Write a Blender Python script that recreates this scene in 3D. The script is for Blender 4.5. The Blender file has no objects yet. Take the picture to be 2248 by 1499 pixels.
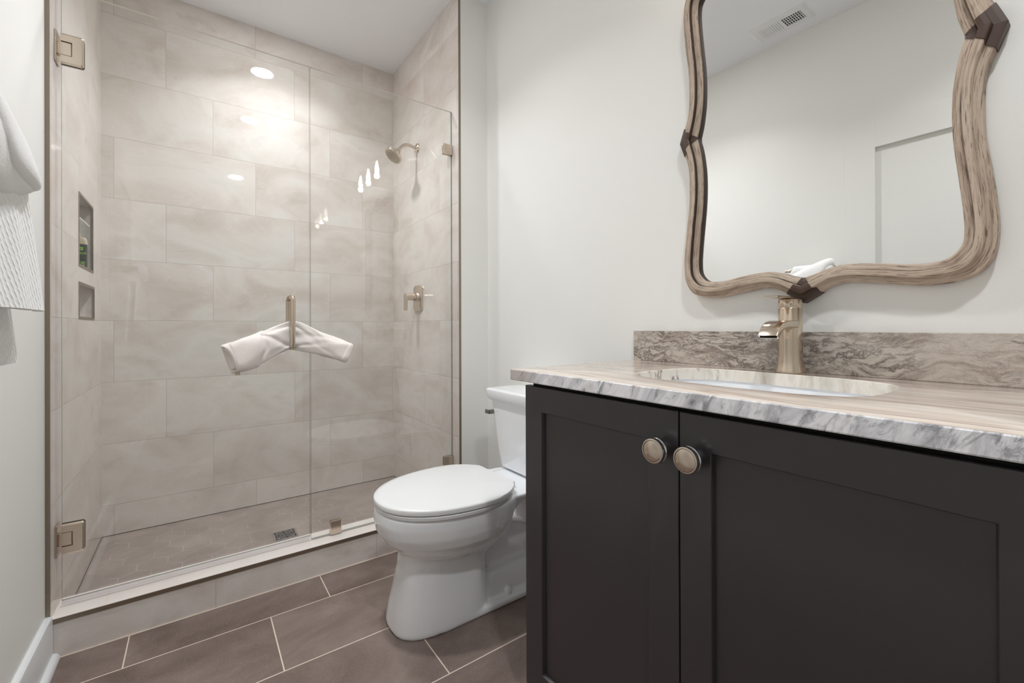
import bpy, bmesh, math, random
from mathutils import Vector, Matrix
import numpy as np
random.seed(7)
S = bpy.context.scene
COL = S.collection
PI = math.pi

# ------------------------------------------------------------------ camera
CH = 1.055                                   # camera height
yaw, pitch, roll = .625921655, .00183457772, -.00320285625
F = Vector((math.sin(yaw)*math.cos(pitch), math.cos(yaw)*math.cos(pitch), math.sin(pitch)))
R0 = Vector((math.cos(yaw), -math.sin(yaw), 0)); U0 = R0.cross(F)
Rr = math.cos(roll)*R0 + math.sin(roll)*U0
Uu = -math.sin(roll)*R0 + math.cos(roll)*U0
cam = bpy.data.cameras.new('camera'); camo = bpy.data.objects.new('camera', cam); COL.objects.link(camo)
M = Matrix((Rr, Uu, -F)).transposed().to_4x4(); M.translation = Vector((0, 0, CH))
camo.matrix_world = M
cam.sensor_width = 36; cam.sensor_fit = 'HORIZONTAL'
cam.lens = 956.974/2248*36; cam.shift_y = -(749.5-715.535)/2248
cam.clip_start = .01
S.camera = camo

# ------------------------------------------------------------------ world, lights, exposure
S.view_settings.view_transform = 'Standard'; S.view_settings.look = 'None'
S.view_settings.gamma = 1; S.view_settings.use_curve_mapping = False
S.view_settings.exposure = 0.25
S.cycles.use_denoising = True
S.cycles.max_bounces = 14; S.cycles.diffuse_bounces = 8; S.cycles.glossy_bounces = 6
S.cycles.transparent_max_bounces = 16; S.cycles.transmission_bounces = 8
S.cycles.caustics_reflective = False; S.cycles.caustics_refractive = False
W = bpy.data.worlds.new('world'); S.world = W; W.use_nodes = True
W.node_tree.nodes['Background'].inputs[0].default_value = (.80, .90, 1, 1)
W.node_tree.nodes['Background'].inputs[1].default_value = 1

R_ = math.radians
def area(name, loc, size, power, color, rot=(0, 0, 0), shape='DISK', size_y=None, spread=PI):
    l = bpy.data.lights.new(name, 'AREA'); l.shape = shape; l.size = size; l.energy = power; l.color = color
    if size_y: l.size_y = size_y
    l.spread = spread
    o = bpy.data.objects.new(name, l); o.location = loc; o.rotation_euler = rot; COL.objects.link(o); return o
ZC = 2.795
WARM = (1, .93, .85); COOL = (.80, .90, 1)
LAMP1 = (.364, 2.416); LAMP2 = (.366, 1.58); FILL3 = (.367, -.12)
area('shower_downlight_light', (LAMP1[0], LAMP1[1], ZC-.012), .13, 6.3, (.955, .975, 1), spread=R_(122))
area('room_downlight_light', (LAMP2[0], LAMP2[1], ZC-.012), .13, 6.8, (.955, .975, 1), spread=R_(120))
area('entry_fill_light', (FILL3[0], FILL3[1], ZC-.012), .13, 8.3, (.95, .975, 1), spread=R_(126))  # unseen fill lamp, added to brighten the room from above the camera

# ------------------------------------------------------------------ key dimensions
XL, XR = -.379, 1.098        # shower side walls (tile faces)
XLW, XM = -.39, 1.274        # painted left wall, painted right (mirror) wall
YC, YB = 1.9845, 2.907       # curb front = stub wall plane, shower back wall
YG = 2.060                   # glass front plane
YR = -1.5                    # wall behind camera
ZS = .030                    # shower floor

# ------------------------------------------------------------------ node helper
class NT:
    def __init__(s, name):
        s.m = bpy.data.materials.new(name); s.m.use_nodes = True
        s.t = s.m.node_tree; s.t.nodes.clear()
        s.out = s.t.nodes.new('ShaderNodeOutputMaterial')
    def n(s, typ, ins=None, **kw):
        n = s.t.nodes.new('ShaderNode'+typ)
        for k, v in kw.items(): setattr(n, k, v)
        for k, v in (ins or {}).items():
            if hasattr(v, 'links') or isinstance(v, bpy.types.NodeSocket): s.t.links.new(v, n.inputs[k])
            else: n.inputs[k].default_value = v
        return n
    def math(s, op, a, b=None, c=None, clamp=False):
        n = s.t.nodes.new('ShaderNodeMath'); n.operation = op; n.use_clamp = clamp
        for i, v in enumerate((a, b, c)):
            if v is None: continue
            if isinstance(v, bpy.types.NodeSocket): s.t.links.new(v, n.inputs[i])
            else: n.inputs[i].default_value = v
        return n.outputs[0]
    def mix(s, f, a, b, blend='MIX'):
        n = s.t.nodes.new('ShaderNodeMix'); n.data_type = 'RGBA'; n.blend_type = blend
        for k, v in ((0, f), (6, a), (7, b)):
            if isinstance(v, bpy.types.NodeSocket): s.t.links.new(v, n.inputs[k])
            else: n.inputs[k].default_value = v if k == 0 else (*v[:3], 1)
        return n.outputs[2]
    def ramp(s, f, stops, interp='LINEAR'):
        n = s.t.nodes.new('ShaderNodeValToRGB'); cr = n.color_ramp; cr.interpolation = interp
        while len(cr.elements) < len(stops): cr.elements.new(.5)
        for e, (p, c) in zip(cr.elements, stops):
            e.position = p; e.color = (*c, 1) if not isinstance(c, (int, float)) else (c, c, c, 1)
        s.t.links.new(f, n.inputs[0]); return n.outputs[0]
    def pos(s):
        if not hasattr(s, '_p'):
            s._p = s.n('NewGeometry').outputs['Position']; x = s.n('SeparateXYZ', {0: s._p}); s._x = x.outputs
        return s._p
    def xyz(s): s.pos(); return s._x
    def vec(s, x, y, z): return s.n('CombineXYZ', {0: x, 1: y, 2: z}).outputs[0]
    def noise(s, v, scale=1, detail=4, rough=.5, dist=0, out=0):
        return s.n('TexNoise', {'Vector': v, 'Scale': scale, 'Detail': detail, 'Roughness': rough, 'Distortion': dist}).outputs[out]
    def bsdf(s, **kw):
        ins = {}
        al = dict(color='Base Color', rough='Roughness', metal='Metallic', spec='Specular IOR Level', coat='Coat Weight',
                  coat_rough='Coat Roughness', normal='Normal', ior='IOR', sheen='Sheen Weight', emit='Emission Color', emit_s='Emission Strength',
                  trans='Transmission Weight', aniso='Anisotropic')
        for k, v in kw.items():
            if isinstance(v, tuple): v = (*v[:3], 1)
            ins[al[k]] = v
        b = s.n('BsdfPrincipled', ins); s.t.links.new(b.outputs[0], s.out.inputs[0]); return b
    def bump(s, h, strength=.3, dist=.002):
        return s.n('Bump', {'Height': h, 'Strength': strength, 'Distance': dist}).outputs[0]
def simple(name, color, rough=.5, **kw):
    t = NT(name); t.bsdf(color=color, rough=rough, **kw); return t.m
def lin(r, g, b):
    f = lambda c: (c/255/12.92) if c/255 <= .04045 else ((c/255+.055)/1.055)**2.4
    return (f(r), f(g), f(b))

# ------------------------------------------------------------------ materials
def paint_mat(name, col, bump=.04):
    t = NT(name); p = t.pos(); n = t.noise(p, 260, 3, .6)
    t.bsdf(color=col, rough=.55, spec=.35, normal=t.bump(n, bump, .0008)); return t.m
M_wall = paint_mat('wall_paint', lin(235, 235, 232))
M_ceil = paint_mat('ceiling_paint', lin(240, 243, 247))
M_white = simple('white_trim_paint', lin(232, 234, 236), .3, spec=.5)
M_door = simple('door_paint', lin(235, 235, 232), .55, spec=.35)

def tile_wall(name, axis, c, z0=.179, pz=.304, pl=.61, shift=.2033, gw=.0009, base=None, floor=False):
    """large marble look tile; axis = the horizontal world axis of the wall"""
    t = NT(name); X = t.xyz(); h = X[axis]; z = X[2]
    r = t.math('DIVIDE', t.math('SUBTRACT', z, z0), pz); row = t.math('FLOOR', r); fz = t.math('FRACT', r)
    q = t.math('DIVIDE', t.math('ADD', t.math('MULTIPLY_ADD', row, shift, c), h), pl)
    colid = t.math('FLOOR', q); fx = t.math('FRACT', q)
    dx = t.math('MULTIPLY', t.math('MINIMUM', fx, t.math('SUBTRACT', 1, fx)), pl)
    dz = t.math('MULTIPLY', t.math('MINIMUM', fz, t.math('SUBTRACT', 1, fz)), pz)
    d = t.math('MINIMUM', dx, dz)
    g = t.math('LESS_THAN', d, gw)
    rnd = t.n('TexWhiteNoise', {'Vector': t.vec(colid, row, float(axis)+3)}, noise_dimensions='3D')
    off = t.n('VectorMath', {0: rnd.outputs['Color'], 1: (9, 9, 9)}, operation='MULTIPLY').outputs[0]
    v = t.n('VectorMath', {0: t.vec(h, t.math('MULTIPLY', X[1-axis], 1.0), t.math('MULTIPLY', z, 1.6)), 1: off}, operation='ADD').outputs[0]
    n1 = t.noise(v, 2.3, 6, .55, .9); n2 = t.noise(v, 5.0, 8, .62, 1.6)
    col = t.ramp(n1, [(.30, lin(206, 195, 187)), (.45, lin(218, 210, 204)), (.58, lin(225, 220, 215)), (.72, lin(211, 203, 196))])
    vein = t.ramp(n2, [(.475, 0), (.5, 1), (.52, 0)])
    col = t.mix(t.math('MULTIPLY', vein, .22), col, lin(236, 232, 229))
    spots = t.ramp(t.noise(v, 3.4, 7, .6, .4), [(.60, 0), (.72, 1)])
    col = t.mix(t.math('MULTIPLY', spots, .35), col, lin(178, 164, 152))
    br = t.math('MULTIPLY_ADD', rnd.outputs['Value'], .07, .955)
    col = t.mix(1.0, col, t.vec(br, br, br), 'MULTIPLY')
    col = t.mix(g, col, lin(186, 180, 172))
    joint_h = t.ramp(t.math('DIVIDE', d, .003), [(0, 0), (1, 1)])  # bump height, dropping towards the joints
    t.bsdf(color=col, rough=t.math('MULTIPLY_ADD', g, .2, .5), spec=.25, coat=t.math('MULTIPLY', t.math('SUBTRACT', 1, g), .75), coat_rough=.035,
           normal=t.bump(joint_h, .35, .001))
    return t.m
M_tileX = tile_wall('marble_tile_back', 0, -.0733-.0)
M_tileY = tile_wall('marble_tile_side', 1, -.1717)
M_curb = tile_wall('marble_tile_curb', 0, -.056-.2033*-1, z0=.3, pz=1.2)

def curb_top():
    t = NT('curb_cap_stone'); X = t.xyz(); h = X[0]
    d = t.math('ABSOLUTE', t.math('ADD', h, .251)); g = t.math('LESS_THAN', d, .0016)
    n = t.noise(t.pos(), 7, 4, .5); c = t.ramp(n, [(.3, lin(240, 232, 226)), (.7, lin(248, 242, 237))])
    t.bsdf(color=t.mix(g, c, lin(240, 232, 222)), rough=.25, spec=.5); return t.m
M_cap = curb_top()

def floor_mat():
    t = NT('floor_tile'); X = t.xyz()
    pz, pl, y0 = .308, .611, 1.806
    r = t.math('DIVIDE', t.math('SUBTRACT', X[1], y0), pz); row = t.math('FLOOR', r); fz = t.math('FRACT', r)
    # joints: row0 x=-.189 , row-1 x=.2165 , row-2 x=.6215
    q = t.math('DIVIDE', t.math('ADD', t.math('MULTIPLY_ADD', row, .4055, .189), X[0]), pl)
    ci = t.math('FLOOR', q); fx = t.math('FRACT', q)
    dx = t.math('MULTIPLY', t.math('MINIMUM', fx, t.math('SUBTRACT', 1, fx)), pl)
    dz = t.math('MULTIPLY', t.math('MINIMUM', fz, t.math('SUBTRACT', 1, fz)), pz)
    d = t.math('MINIMUM', dx, dz); g = t.math('LESS_THAN', d, .0018)
    rnd = t.n('TexWhiteNoise', {'Vector': t.vec(ci, row, 1.7)}, noise_dimensions='3D')
    off = t.n('VectorMath', {0: rnd.outputs['Color'], 1: (7, 7, 7)}, operation='MULTIPLY').outputs[0]
    v = t.n('VectorMath', {0: t.vec(t.math('MULTIPLY', X[0], .7), X[1], X[2]), 1: off}, operation='ADD').outputs[0]
    n1 = t.noise(v, 4.5, 6, .6, .5); n2 = t.noise(v, 330, 3, .75)
    col = t.ramp(n1, [(.32, lin(102, 87, 80)), (.5, lin(122, 107, 100)), (.68, lin(142, 128, 121))])
    col = t.mix(t.math('MULTIPLY', t.ramp(n2, [(.56, 0), (.68, 1)]), .38), col, lin(180, 166, 156))
    col = t.mix(t.math('MULTIPLY', t.ramp(n2, [(.30, 1), (.42, 0)]), .25), col, lin(86, 73, 66))
    col = t.mix(g, col, lin(226, 209, 194))
    hgt = t.math('SUBTRACT', t.math('MULTIPLY', n2, .35), g)
    t.bsdf(color=col, rough=t.math('MULTIPLY_ADD', g, .35, .42), spec=.4, normal=t.bump(hgt, .35, .0012)); return t.m
M_floor = floor_mat()

def hex_mat():
    t = NT('shower_hex_floor'); X = t.xyz(); s = 1/.105
    # distance to hexagon edge on a triangular lattice
    nz = t.n('TexNoise', {'Vector': t.pos(), 'Scale': 2.0}).outputs['Color']
    x = t.math('MULTIPLY', X[0], s); y = t.math('MULTIPLY', X[1], s)
    def cell(ox, oy):
        ax = t.math('SUBTRACT', t.math('FLOORED_MODULO', t.math('ADD', x, ox), 1.0), .5)
        ay = t.math('SUBTRACT', t.math('FLOORED_MODULO', t.math('ADD', y, oy), 1.7320508), .8660254)
        ax_, ay_ = t.math('ABSOLUTE', ax), t.math('ABSOLUTE', ay)
        e = t.math('MAXIMUM', ax_, t.math('ADD', t.math('MULTIPLY', ax_, .5), t.math('MULTIPLY', ay_, .8660254)))
        return e
    e = t.math('MINIMUM', cell(0, 0), cell(.5, .8660254))
    g = t.math('GREATER_THAN', e, .489)
    fade = t.ramp(t.noise(t.pos(), 9, 2, .5), [(.42, .15), (.6, 1)])
    n = t.noise(t.pos(), 6, 5, .55, .4)
    col = t.ramp(n, [(.3, lin(150, 138, 132)), (.7, lin(170, 158, 152))])
    col = t.mix(t.math('MULTIPLY', g, t.math('MULTIPLY', fade, .7)), col, lin(204, 194, 186))
    t.bsdf(color=col, rough=.5, spec=.35); return t.m
M_hex = hex_mat()

def metal(name, col, rough, scale=None, bump=.08):
    t = NT(name); p = t.n('TexCoord').outputs['Object']
    if scale:
        v = t.n('VectorMath', {0: p, 1: scale}, operation='MULTIPLY').outputs[0]
        n = t.noise(v, 60, 3, .6)
        t.bsdf(color=col, metal=1.0, rough=t.math('MULTIPLY_ADD', n, .12, rough-.06), normal=t.bump(n, bump, .0003))
    else: t.bsdf(color=col, metal=1.0, rough=rough)
    return t.m
M_nickel = metal('brushed_nickel', lin(210, 194, 176), .17)
M_nickelH = metal('brushed_nickel_flat', lin(208, 193, 176), .19)
M_nickelS = metal('satin_nickel', lin(213, 199, 184), .22)
M_chrome = metal('polished_chrome', lin(214, 216, 220), .06)
M_trimmet = metal('edge_trim_metal', lin(150, 138, 124), .42)
M_gray = simple('gray_lever_metal', lin(120, 120, 114), .35, metal=.6)
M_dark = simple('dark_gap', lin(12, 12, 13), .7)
M_black = simple('black_rubber', lin(32, 26, 22), .5)

def glass_mat(name, tint=(.985, .995, .99), k=1.75):
    t = NT(name)
    fr = t.n('Fresnel', {'IOR': 1.5}).outputs[0]
    bf = t.n('NewGeometry').outputs['Backfacing']
    f = t.math('MULTIPLY', t.math('MULTIPLY', fr, k), t.math('SUBTRACT', 1, bf), clamp=True)
    tr = t.n('BsdfTransparent', {'Color': (*tint, 1)}); gl = t.n('BsdfGlossy', {'Color': (1, 1, 1, 1), 'Roughness': 0.0})
    mx = t.n('MixShader', {0: f, 1: tr.outputs[0], 2: gl.outputs[0]}); t.t.links.new(mx.outputs[0], t.out.inputs[0]); return t.m
M_glass = glass_mat('clear_glass')
M_edge = simple('glass_edge', lin(120, 126, 122), .12, spec=.8)
M_edgeLit = simple('glass_edge_lit_top', lin(214, 206, 196), .1, spec=.9)  # paler copy for top edges, overhead light painted into the colour
def jar_mat():
    t = NT('jar_glass'); fr = t.n('Fresnel', {'IOR': 1.5}).outputs[0]
    bf = t.n('NewGeometry').outputs['Backfacing']
    f = t.math('MULTIPLY', t.math('MULTIPLY_ADD', fr, 1.3, .03), t.math('SUBTRACT', 1, bf), clamp=True)
    tr = t.n('BsdfTransparent', {'Color': (.97, .97, .97, 1)}); gl = t.n('BsdfGlossy', {'Color': (1, 1, 1, 1), 'Roughness': .05})
    mx = t.n('MixShader', {0: f, 1: tr.outputs[0], 2: gl.outputs[0]}); t.t.links.new(mx.outputs[0], t.out.inputs[0]); return t.m
M_jar = jar_mat()
M_mirror = simple('mirror_silver', (.93, .935, .93), .01, metal=1.0)
M_porc = simple('porcelain', lin(238, 240, 243), .10, spec=.5, coat=.5, coat_rough=.03)
M_seat = simple('seat_plastic', lin(228, 229, 230), .25, spec=.45)
M_cab = simple('cabinet_paint', lin(46, 42, 45), .36, spec=.8)
M_cabin = simple('cabinet_carcass', lin(40, 38, 39), .6)
def emis(name, col, s):
    t = NT(name); e = t.n('Emission', {0: (*col, 1), 1: s}); t.t.links.new(e.outputs[0], t.out.inputs[0]); return t.m
M_lens = emis('lamp_lens', (1, .98, .96), 60)
M_bulb = emis('bulb_glow', (1, .93, .84), 12)

def towel_mat(name, kind='terry', col=(247, 247, 246)):
    t = NT(name); p = t.n('TexCoord').outputs['Object']
    n = t.noise(p, 420, 3, .7); n2 = t.noise(p, 60, 3, .6)
    if kind == 'terry': h = t.math('MULTIPLY_ADD', n, .6, t.math('MULTIPLY', n2, .5)); nb = t.bump(h, .55, .0025)
    else:
        X = t.n('SeparateXYZ', {0: p}).outputs
        a = t.math('SINE', t.math('MULTIPLY', t.math('ADD', t.math('MULTIPLY', X[1], 1.0), t.math('MULTIPLY', X[2], .62)), 480))
        b = t.math('SINE', t.math('MULTIPLY_ADD', n2, 5.0, t.math('MULTIPLY', t.math('SUBTRACT', X[2], t.math('MULTIPLY', X[1], .5)), 360)))
        h = t.math('ADD', t.math('MULTIPLY', t.math('MAXIMUM', a, -.3), t.math('MULTIPLY_ADD', b, .5, .8)), t.math('MULTIPLY', n, .6)); nb = t.bump(h, .5, .002)
    t.bsdf(color=lin(*col), rough=.95, spec=.1, sheen=.25, normal=nb); return t.m
M_terry = towel_mat('white_terry'); M_waffle = towel_mat('white_waffle', 'waffle', (246, 247, 246)); M_terryw = towel_mat('cream_terry', 'terry', (240, 233, 228))

def stone(name, mode):
    t = NT(name); X = t.xyz()
    warp = t.n('TexNoise', {'Vector': t.pos(), 'Scale': 2.2, 'Detail': 3}).outputs['Fac']
    if mode == 'top':
        v = t.vec(t.math('MULTIPLY_ADD', warp, .10, X[0]), t.math('MULTIPLY', X[1], .07), 0.0)
        n1 = t.noise(v, 16, 6, .62, .2); n2 = t.noise(v, 60, 5, .6, .3)
        col = t.ramp(n1, [(.30, lin(150, 132, 120)), (.44, lin(196, 182, 170)), (.55, lin(222, 211, 200)), (.70, lin(176, 158, 146))])
        col = t.mix(t.math('MULTIPLY', t.ramp(n2, [(.53, 0), (.66, 1)]), .55), col, lin(132, 114, 104))
        col = t.mix(t.math('MULTIPLY', t.ramp(n2, [(.30, 1), (.42, 0)]), .30), col, lin(234, 226, 218))
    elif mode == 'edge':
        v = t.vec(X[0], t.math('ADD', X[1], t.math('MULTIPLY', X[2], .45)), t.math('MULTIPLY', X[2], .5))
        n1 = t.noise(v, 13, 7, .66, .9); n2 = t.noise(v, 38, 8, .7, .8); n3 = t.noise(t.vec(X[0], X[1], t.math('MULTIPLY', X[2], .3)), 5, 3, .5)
        col = t.ramp(n1, [(.34, lin(176, 175, 180)), (.46, lin(222, 222, 228)), (.56, lin(250, 250, 254)), (.68, lin(206, 203, 204))])  # cool, brightened stops paint a daylight reflection into the stone edge
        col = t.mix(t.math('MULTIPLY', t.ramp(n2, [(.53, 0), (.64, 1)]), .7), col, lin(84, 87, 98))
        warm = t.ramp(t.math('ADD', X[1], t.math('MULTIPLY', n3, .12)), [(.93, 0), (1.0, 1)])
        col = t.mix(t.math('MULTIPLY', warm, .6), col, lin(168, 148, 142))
    elif mode == 'cut':
        v = t.vec(t.math('MULTIPLY', X[0], 1.0), X[1], t.math('MULTIPLY', X[2], .35))
        n1 = t.noise(v, 14, 6, .6, .5); n2 = t.noise(v, 40, 6, .65, .5)
        col = t.ramp(n1, [(.34, lin(200, 190, 176)), (.5, lin(238, 232, 222)), (.7, lin(222, 213, 200))])
        msk = t.ramp(X[1], [(.60, .12), (.68, .8)])
        col = t.mix(t.math('MULTIPLY', t.ramp(n2, [(.54, 0), (.62, 1)]), msk), col, lin(120, 106, 94))
    else:
        w2 = t.n('TexNoise', {'Vector': t.pos(), 'Scale': 5, 'Detail': 4}).outputs['Fac']
        zz = t.math('MULTIPLY_ADD', w2, .13, X[2])
        v = t.vec(t.math('MULTIPLY', X[1], .55), t.math('MULTIPLY', zz, 1.7), 0.0)
        n1 = t.noise(v, 15, 8, .7, .8); n2 = t.noise(v, 24, 9, .74, .6); n3 = t.noise(t.pos(), 5, 2, .5); n4 = t.noise(t.pos(), 300, 2, .5)
        col = t.ramp(n1, [(.32, lin(142, 128, 118)), (.45, lin(172, 160, 150)), (.55, lin(200, 191, 182)), (.70, lin(162, 149, 139))])
        vein = t.math('SUBTRACT', 1, t.math('MULTIPLY', t.math('ABSOLUTE', t.math('SUBTRACT', n2, .5)), 20), clamp=True)
        col = t.mix(t.math('MULTIPLY', vein, t.ramp(n3, [(.40, .10), (.56, .95)])), col, lin(62, 54, 48))
        blob = t.ramp(t.noise(v, 11, 8, .7, .3), [(.59, 0), (.66, 1)])
        col = t.mix(t.math('MULTIPLY', blob, t.ramp(X[1], [(0.05, .85), (.45, .3)])), col, lin(78, 68, 60))
        col = t.mix(.10, col, t.ramp(n4, [(.3, lin(110, 100, 92)), (.7, lin(226, 218, 210))]))
    t.bsdf(color=col, rough=.16, spec=.45, coat=.15, coat_rough=.05); return t.m
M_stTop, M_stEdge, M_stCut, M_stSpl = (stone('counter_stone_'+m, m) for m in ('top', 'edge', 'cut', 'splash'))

def wood():
    t = NT('weathered_oak'); uv = t.n('UVMap', uv_map='UVMap').outputs[0]; s = t.n('SeparateXYZ', {0: uv}).outputs
    v = t.vec(t.math('MULTIPLY', s[0], 5), t.math('MULTIPLY', s[1], 105), 0.0)
    w = t.noise(t.vec(t.math('MULTIPLY', s[0], 4), t.math('MULTIPLY', s[1], 30), 1.0), 1, 3, .5)
    v2 = t.n('VectorMath', {0: v, 1: t.vec(0.0, t.math('MULTIPLY', w, 4), 0.0)}, operation='ADD').outputs[0]
    n1 = t.noise(v2, 1.0, 5, .65); n2 = t.noise(t.vec(t.math('MULTIPLY', s[0], 22), t.math('MULTIPLY', s[1], 420), 2.0), 1, 3, .6)
    n3 = t.noise(t.vec(t.math('MULTIPLY', s[0], 7), t.math('MULTIPLY', s[1], 20), 7.0), 1, 3, .5)
    col = t.ramp(n1, [(.28, lin(122, 102, 88)), (.42, lin(170, 150, 133)), (.55, lin(196, 178, 161)), (.75, lin(158, 138, 124))])
    col = t.mix(t.ramp(n3, [(.4, 0), (.65, .5)]), col, lin(196, 181, 163))
    col = t.mix(t.math('MULTIPLY', t.ramp(n2, [(.54, 0), (.64, 1)]), .75), col, lin(92, 72, 60))
    t.bsdf(color=col, rough=.62, spec=.3, normal=t.bump(n2, .25, .0006)); return t.m
M_wood = wood()
M_bronze = simple('dark_bronze_block', lin(72, 52, 42), .5, spec=.5)
M_woodshade = simple('frame_lip_shade', lin(62, 46, 38), .6)  # dark brown stands in for shade on the inward step faces

# ------------------------------------------------------------------ mesh helpers
def new(name, bm, mats, parent=None, smooth=False, sharp=35):
    me = bpy.data.meshes.new(name); bmesh.ops.recalc_face_normals(bm, faces=bm.faces[:]); bm.to_mesh(me); bm.free()
    for m in (mats if isinstance(mats, (list, tuple)) else [mats]): me.materials.append(m)
    if smooth:
        me.polygons.foreach_set('use_smooth', [True]*len(me.polygons)); me.set_sharp_from_angle(angle=math.radians(sharp))
    o = bpy.data.objects.new(name, me); COL.objects.link(o)
    if parent: o.parent = parent; 
    return o
def tag(o, label=None, cat=None, group=None, kind=None):
    if label: o['label'] = label
    if cat: o['category'] = cat
    if group: o['group'] = group
    if kind: o['kind'] = kind
    return o
def struct(name, bm, mats, **kw):
    o = new(name, bm, mats, **kw); o['kind'] = 'structure'; return o
def thing(name, loc, label, cat, group=None, rz=0):
    o = bpy.data.objects.new(name, None); o.location = loc; o.rotation_euler = (0, 0, rz); o.empty_display_size = .05
    COL.objects.link(o); return tag(o, label, cat, group)
def part(name, bm, mats, root, **kw):
    """bm is in world coordinates; the part becomes a child of root (un-rotated root)"""
    loc = Vector((0, 0, 0)); p = root
    while p: loc += p.location; p = p.parent
    bmesh.ops.translate(bm, verts=bm.verts[:], vec=-loc)
    o = new(name, bm, mats, **kw); o.parent = root; return o
def box(bm, x0, x1, y0, y1, z0, z1, bev=0, seg=2, mat=0):
    b = bmesh.new(); vs = bmesh.ops.create_cube(b, size=1)['verts']
    for v in vs: v.co = Vector(((x0+x1)/2+v.co.x*(x1-x0), (y0+y1)/2+v.co.y*(y1-y0), (z0+z1)/2+v.co.z*(z1-z0)))
    if bev: bmesh.ops.bevel(b, geom=b.edges[:], offset=bev, segments=seg, profile=.5, affect='EDGES')
    for f in b.faces: f.material_index = mat
    merge(bm, b); return bm
def merge(bm, b):
    me = bpy.data.meshes.new('t'); b.to_mesh(me); b.free(); bm.from_mesh(me); bpy.data.meshes.remove(me)
def BX(*a, **k): return box(bmesh.new(), *a, **k)
def quad(bm, pts, mat=0):
    f = bm.faces.new([bm.verts.new(p) for p in pts]); f.material_index = mat; return f
def loft(bm, rings, cap0=True, cap1=True, closed=True, mat=0):
    vr = [[bm.verts.new(p) for p in r] for r in rings]; n = len(vr[0])
    for a, b in zip(vr, vr[1:]):
        for i in range(n if closed else n-1):
            j = (i+1) % n; f = bm.faces.new((a[i], a[j], b[j], b[i])); f.material_index = mat
    if cap0: bm.faces.new(vr[0][::-1]).material_index = mat
    if cap1: bm.faces.new(vr[-1]).material_index = mat
    return vr
def lathe(bm, prof, origin, axis='z', seg=32, mat=0):
    """prof: list of (r, h) along axis"""
    ox, oy, oz = origin; rings = []
    for r, h in prof:
        ring = []
        for i in range(seg):
            a = 2*PI*i/seg; c, s = math.cos(a)*max(r, 1e-5), math.sin(a)*max(r, 1e-5)
            if axis == 'z': p = (ox+c, oy+s, oz+h)
            elif axis == 'x': p = (ox+h, oy+c, oz+s)
            elif axis == '-x': p = (ox-h, oy+c, oz+s)
            else: p = (ox+c, oy+h, oz+s)
            ring.append(p)
        rings.append(ring)
    return loft(bm, rings, mat=mat)
def frames(path):
    P = [Vector(p) for p in path]; T = []
    for i in range(len(P)):
        a = P[max(i-1, 0)]; b = P[min(i+1, len(P)-1)]; T.append((b-a).normalized())
    up = Vector((0, 0, 1)) if abs(T[0].z) < .9 else Vector((0, 1, 0))
    n = (up-up.dot(T[0])*T[0]).normalized(); out = []
    for i in range(len(P)):
        n = (n-n.dot(T[i])*T[i]).normalized(); out.append((P[i], T[i], n, T[i].cross(n)))
    return out
def tube(bm, path, r, seg=16, mat=0, cap=True):
    rs = r if isinstance(r, (list, tuple)) else [r]*len(path); rings = []
    for (p, t, n, b), rr in zip(frames(path), rs):
        ra, rb = rr if isinstance(rr, (list, tuple)) else (rr, rr)
        rings.append([p+n*math.cos(2*PI*i/seg)*ra+b*math.sin(2*PI*i/seg)*rb for i in range(seg)])
    loft(bm, rings, cap, cap, mat=mat); return bm
def smoothpath(pts, n=8):
    P = [Vector(p) for p in pts]; P = [P[0]*2-P[1]]+P+[P[-1]*2-P[-2]]; out = []
    for i in range(1, len(P)-2):
        for k in range(n):
            t = k/n; a, b, c, d = P[i-1:i+3]
            out.append(.5*((2*b)+(c-a)*t+(2*a-5*b+4*c-d)*t*t+(3*b-a-3*c+d)*t**3))
    out.append(P[-2]); return out
def interp(keys, t):
    """keys [(t, v...)] -> smooth interpolation"""
    ks = keys
    if t <= ks[0][0]: return list(ks[0][1:])
    for i in range(len(ks)-1):
        if t <= ks[i+1][0]:
            u = (t-ks[i][0])/(ks[i+1][0]-ks[i][0]); p0 = ks[max(i-1, 0)]; p1, p2 = ks[i], ks[i+1]; p3 = ks[min(i+2, len(ks)-1)]
            out = []
            for j in range(1, len(p1)):
                m1 = (p2[j]-p0[j])/max(p2[0]-p0[0], 1e-9)*(p2[0]-p1[0]); m2 = (p3[j]-p1[j])/max(p3[0]-p1[0], 1e-9)*(p2[0]-p1[0])
                out.append((2*u**3-3*u*u+1)*p1[j]+(u**3-2*u*u+u)*m1+(-2*u**3+3*u*u)*p2[j]+(u**3-u*u)*m2)
            return out
    return list(ks[-1][1:])
def rrect(cx, cy, hx, hy, r, n=6):
    pts = []
    for k, (sx, sy) in enumerate(((1, 1), (-1, 1), (-1, -1), (1, -1))):
        for i in range(n+1):
            a = k*PI/2+i*PI/2/n; pts.append((cx+sx*(hx-r)+math.cos(a)*r, cy+sy*(hy-r)+math.sin(a)*r))
    return pts

# ------------------------------------------------------------------ room shell
T = .10
struct('floor', BX(XLW-T, XM+T, -2.6, YC+.02, -.1, 0), M_floor)
struct('floor_shower', BX(XL-.02, XR+.03, YC+.1, YB+.02, -.1, ZS), M_hex)
struct('ceiling', BX(XLW-T, XM+T, YR-T, YB+T, ZC, ZC+.08), M_ceil)
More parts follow.
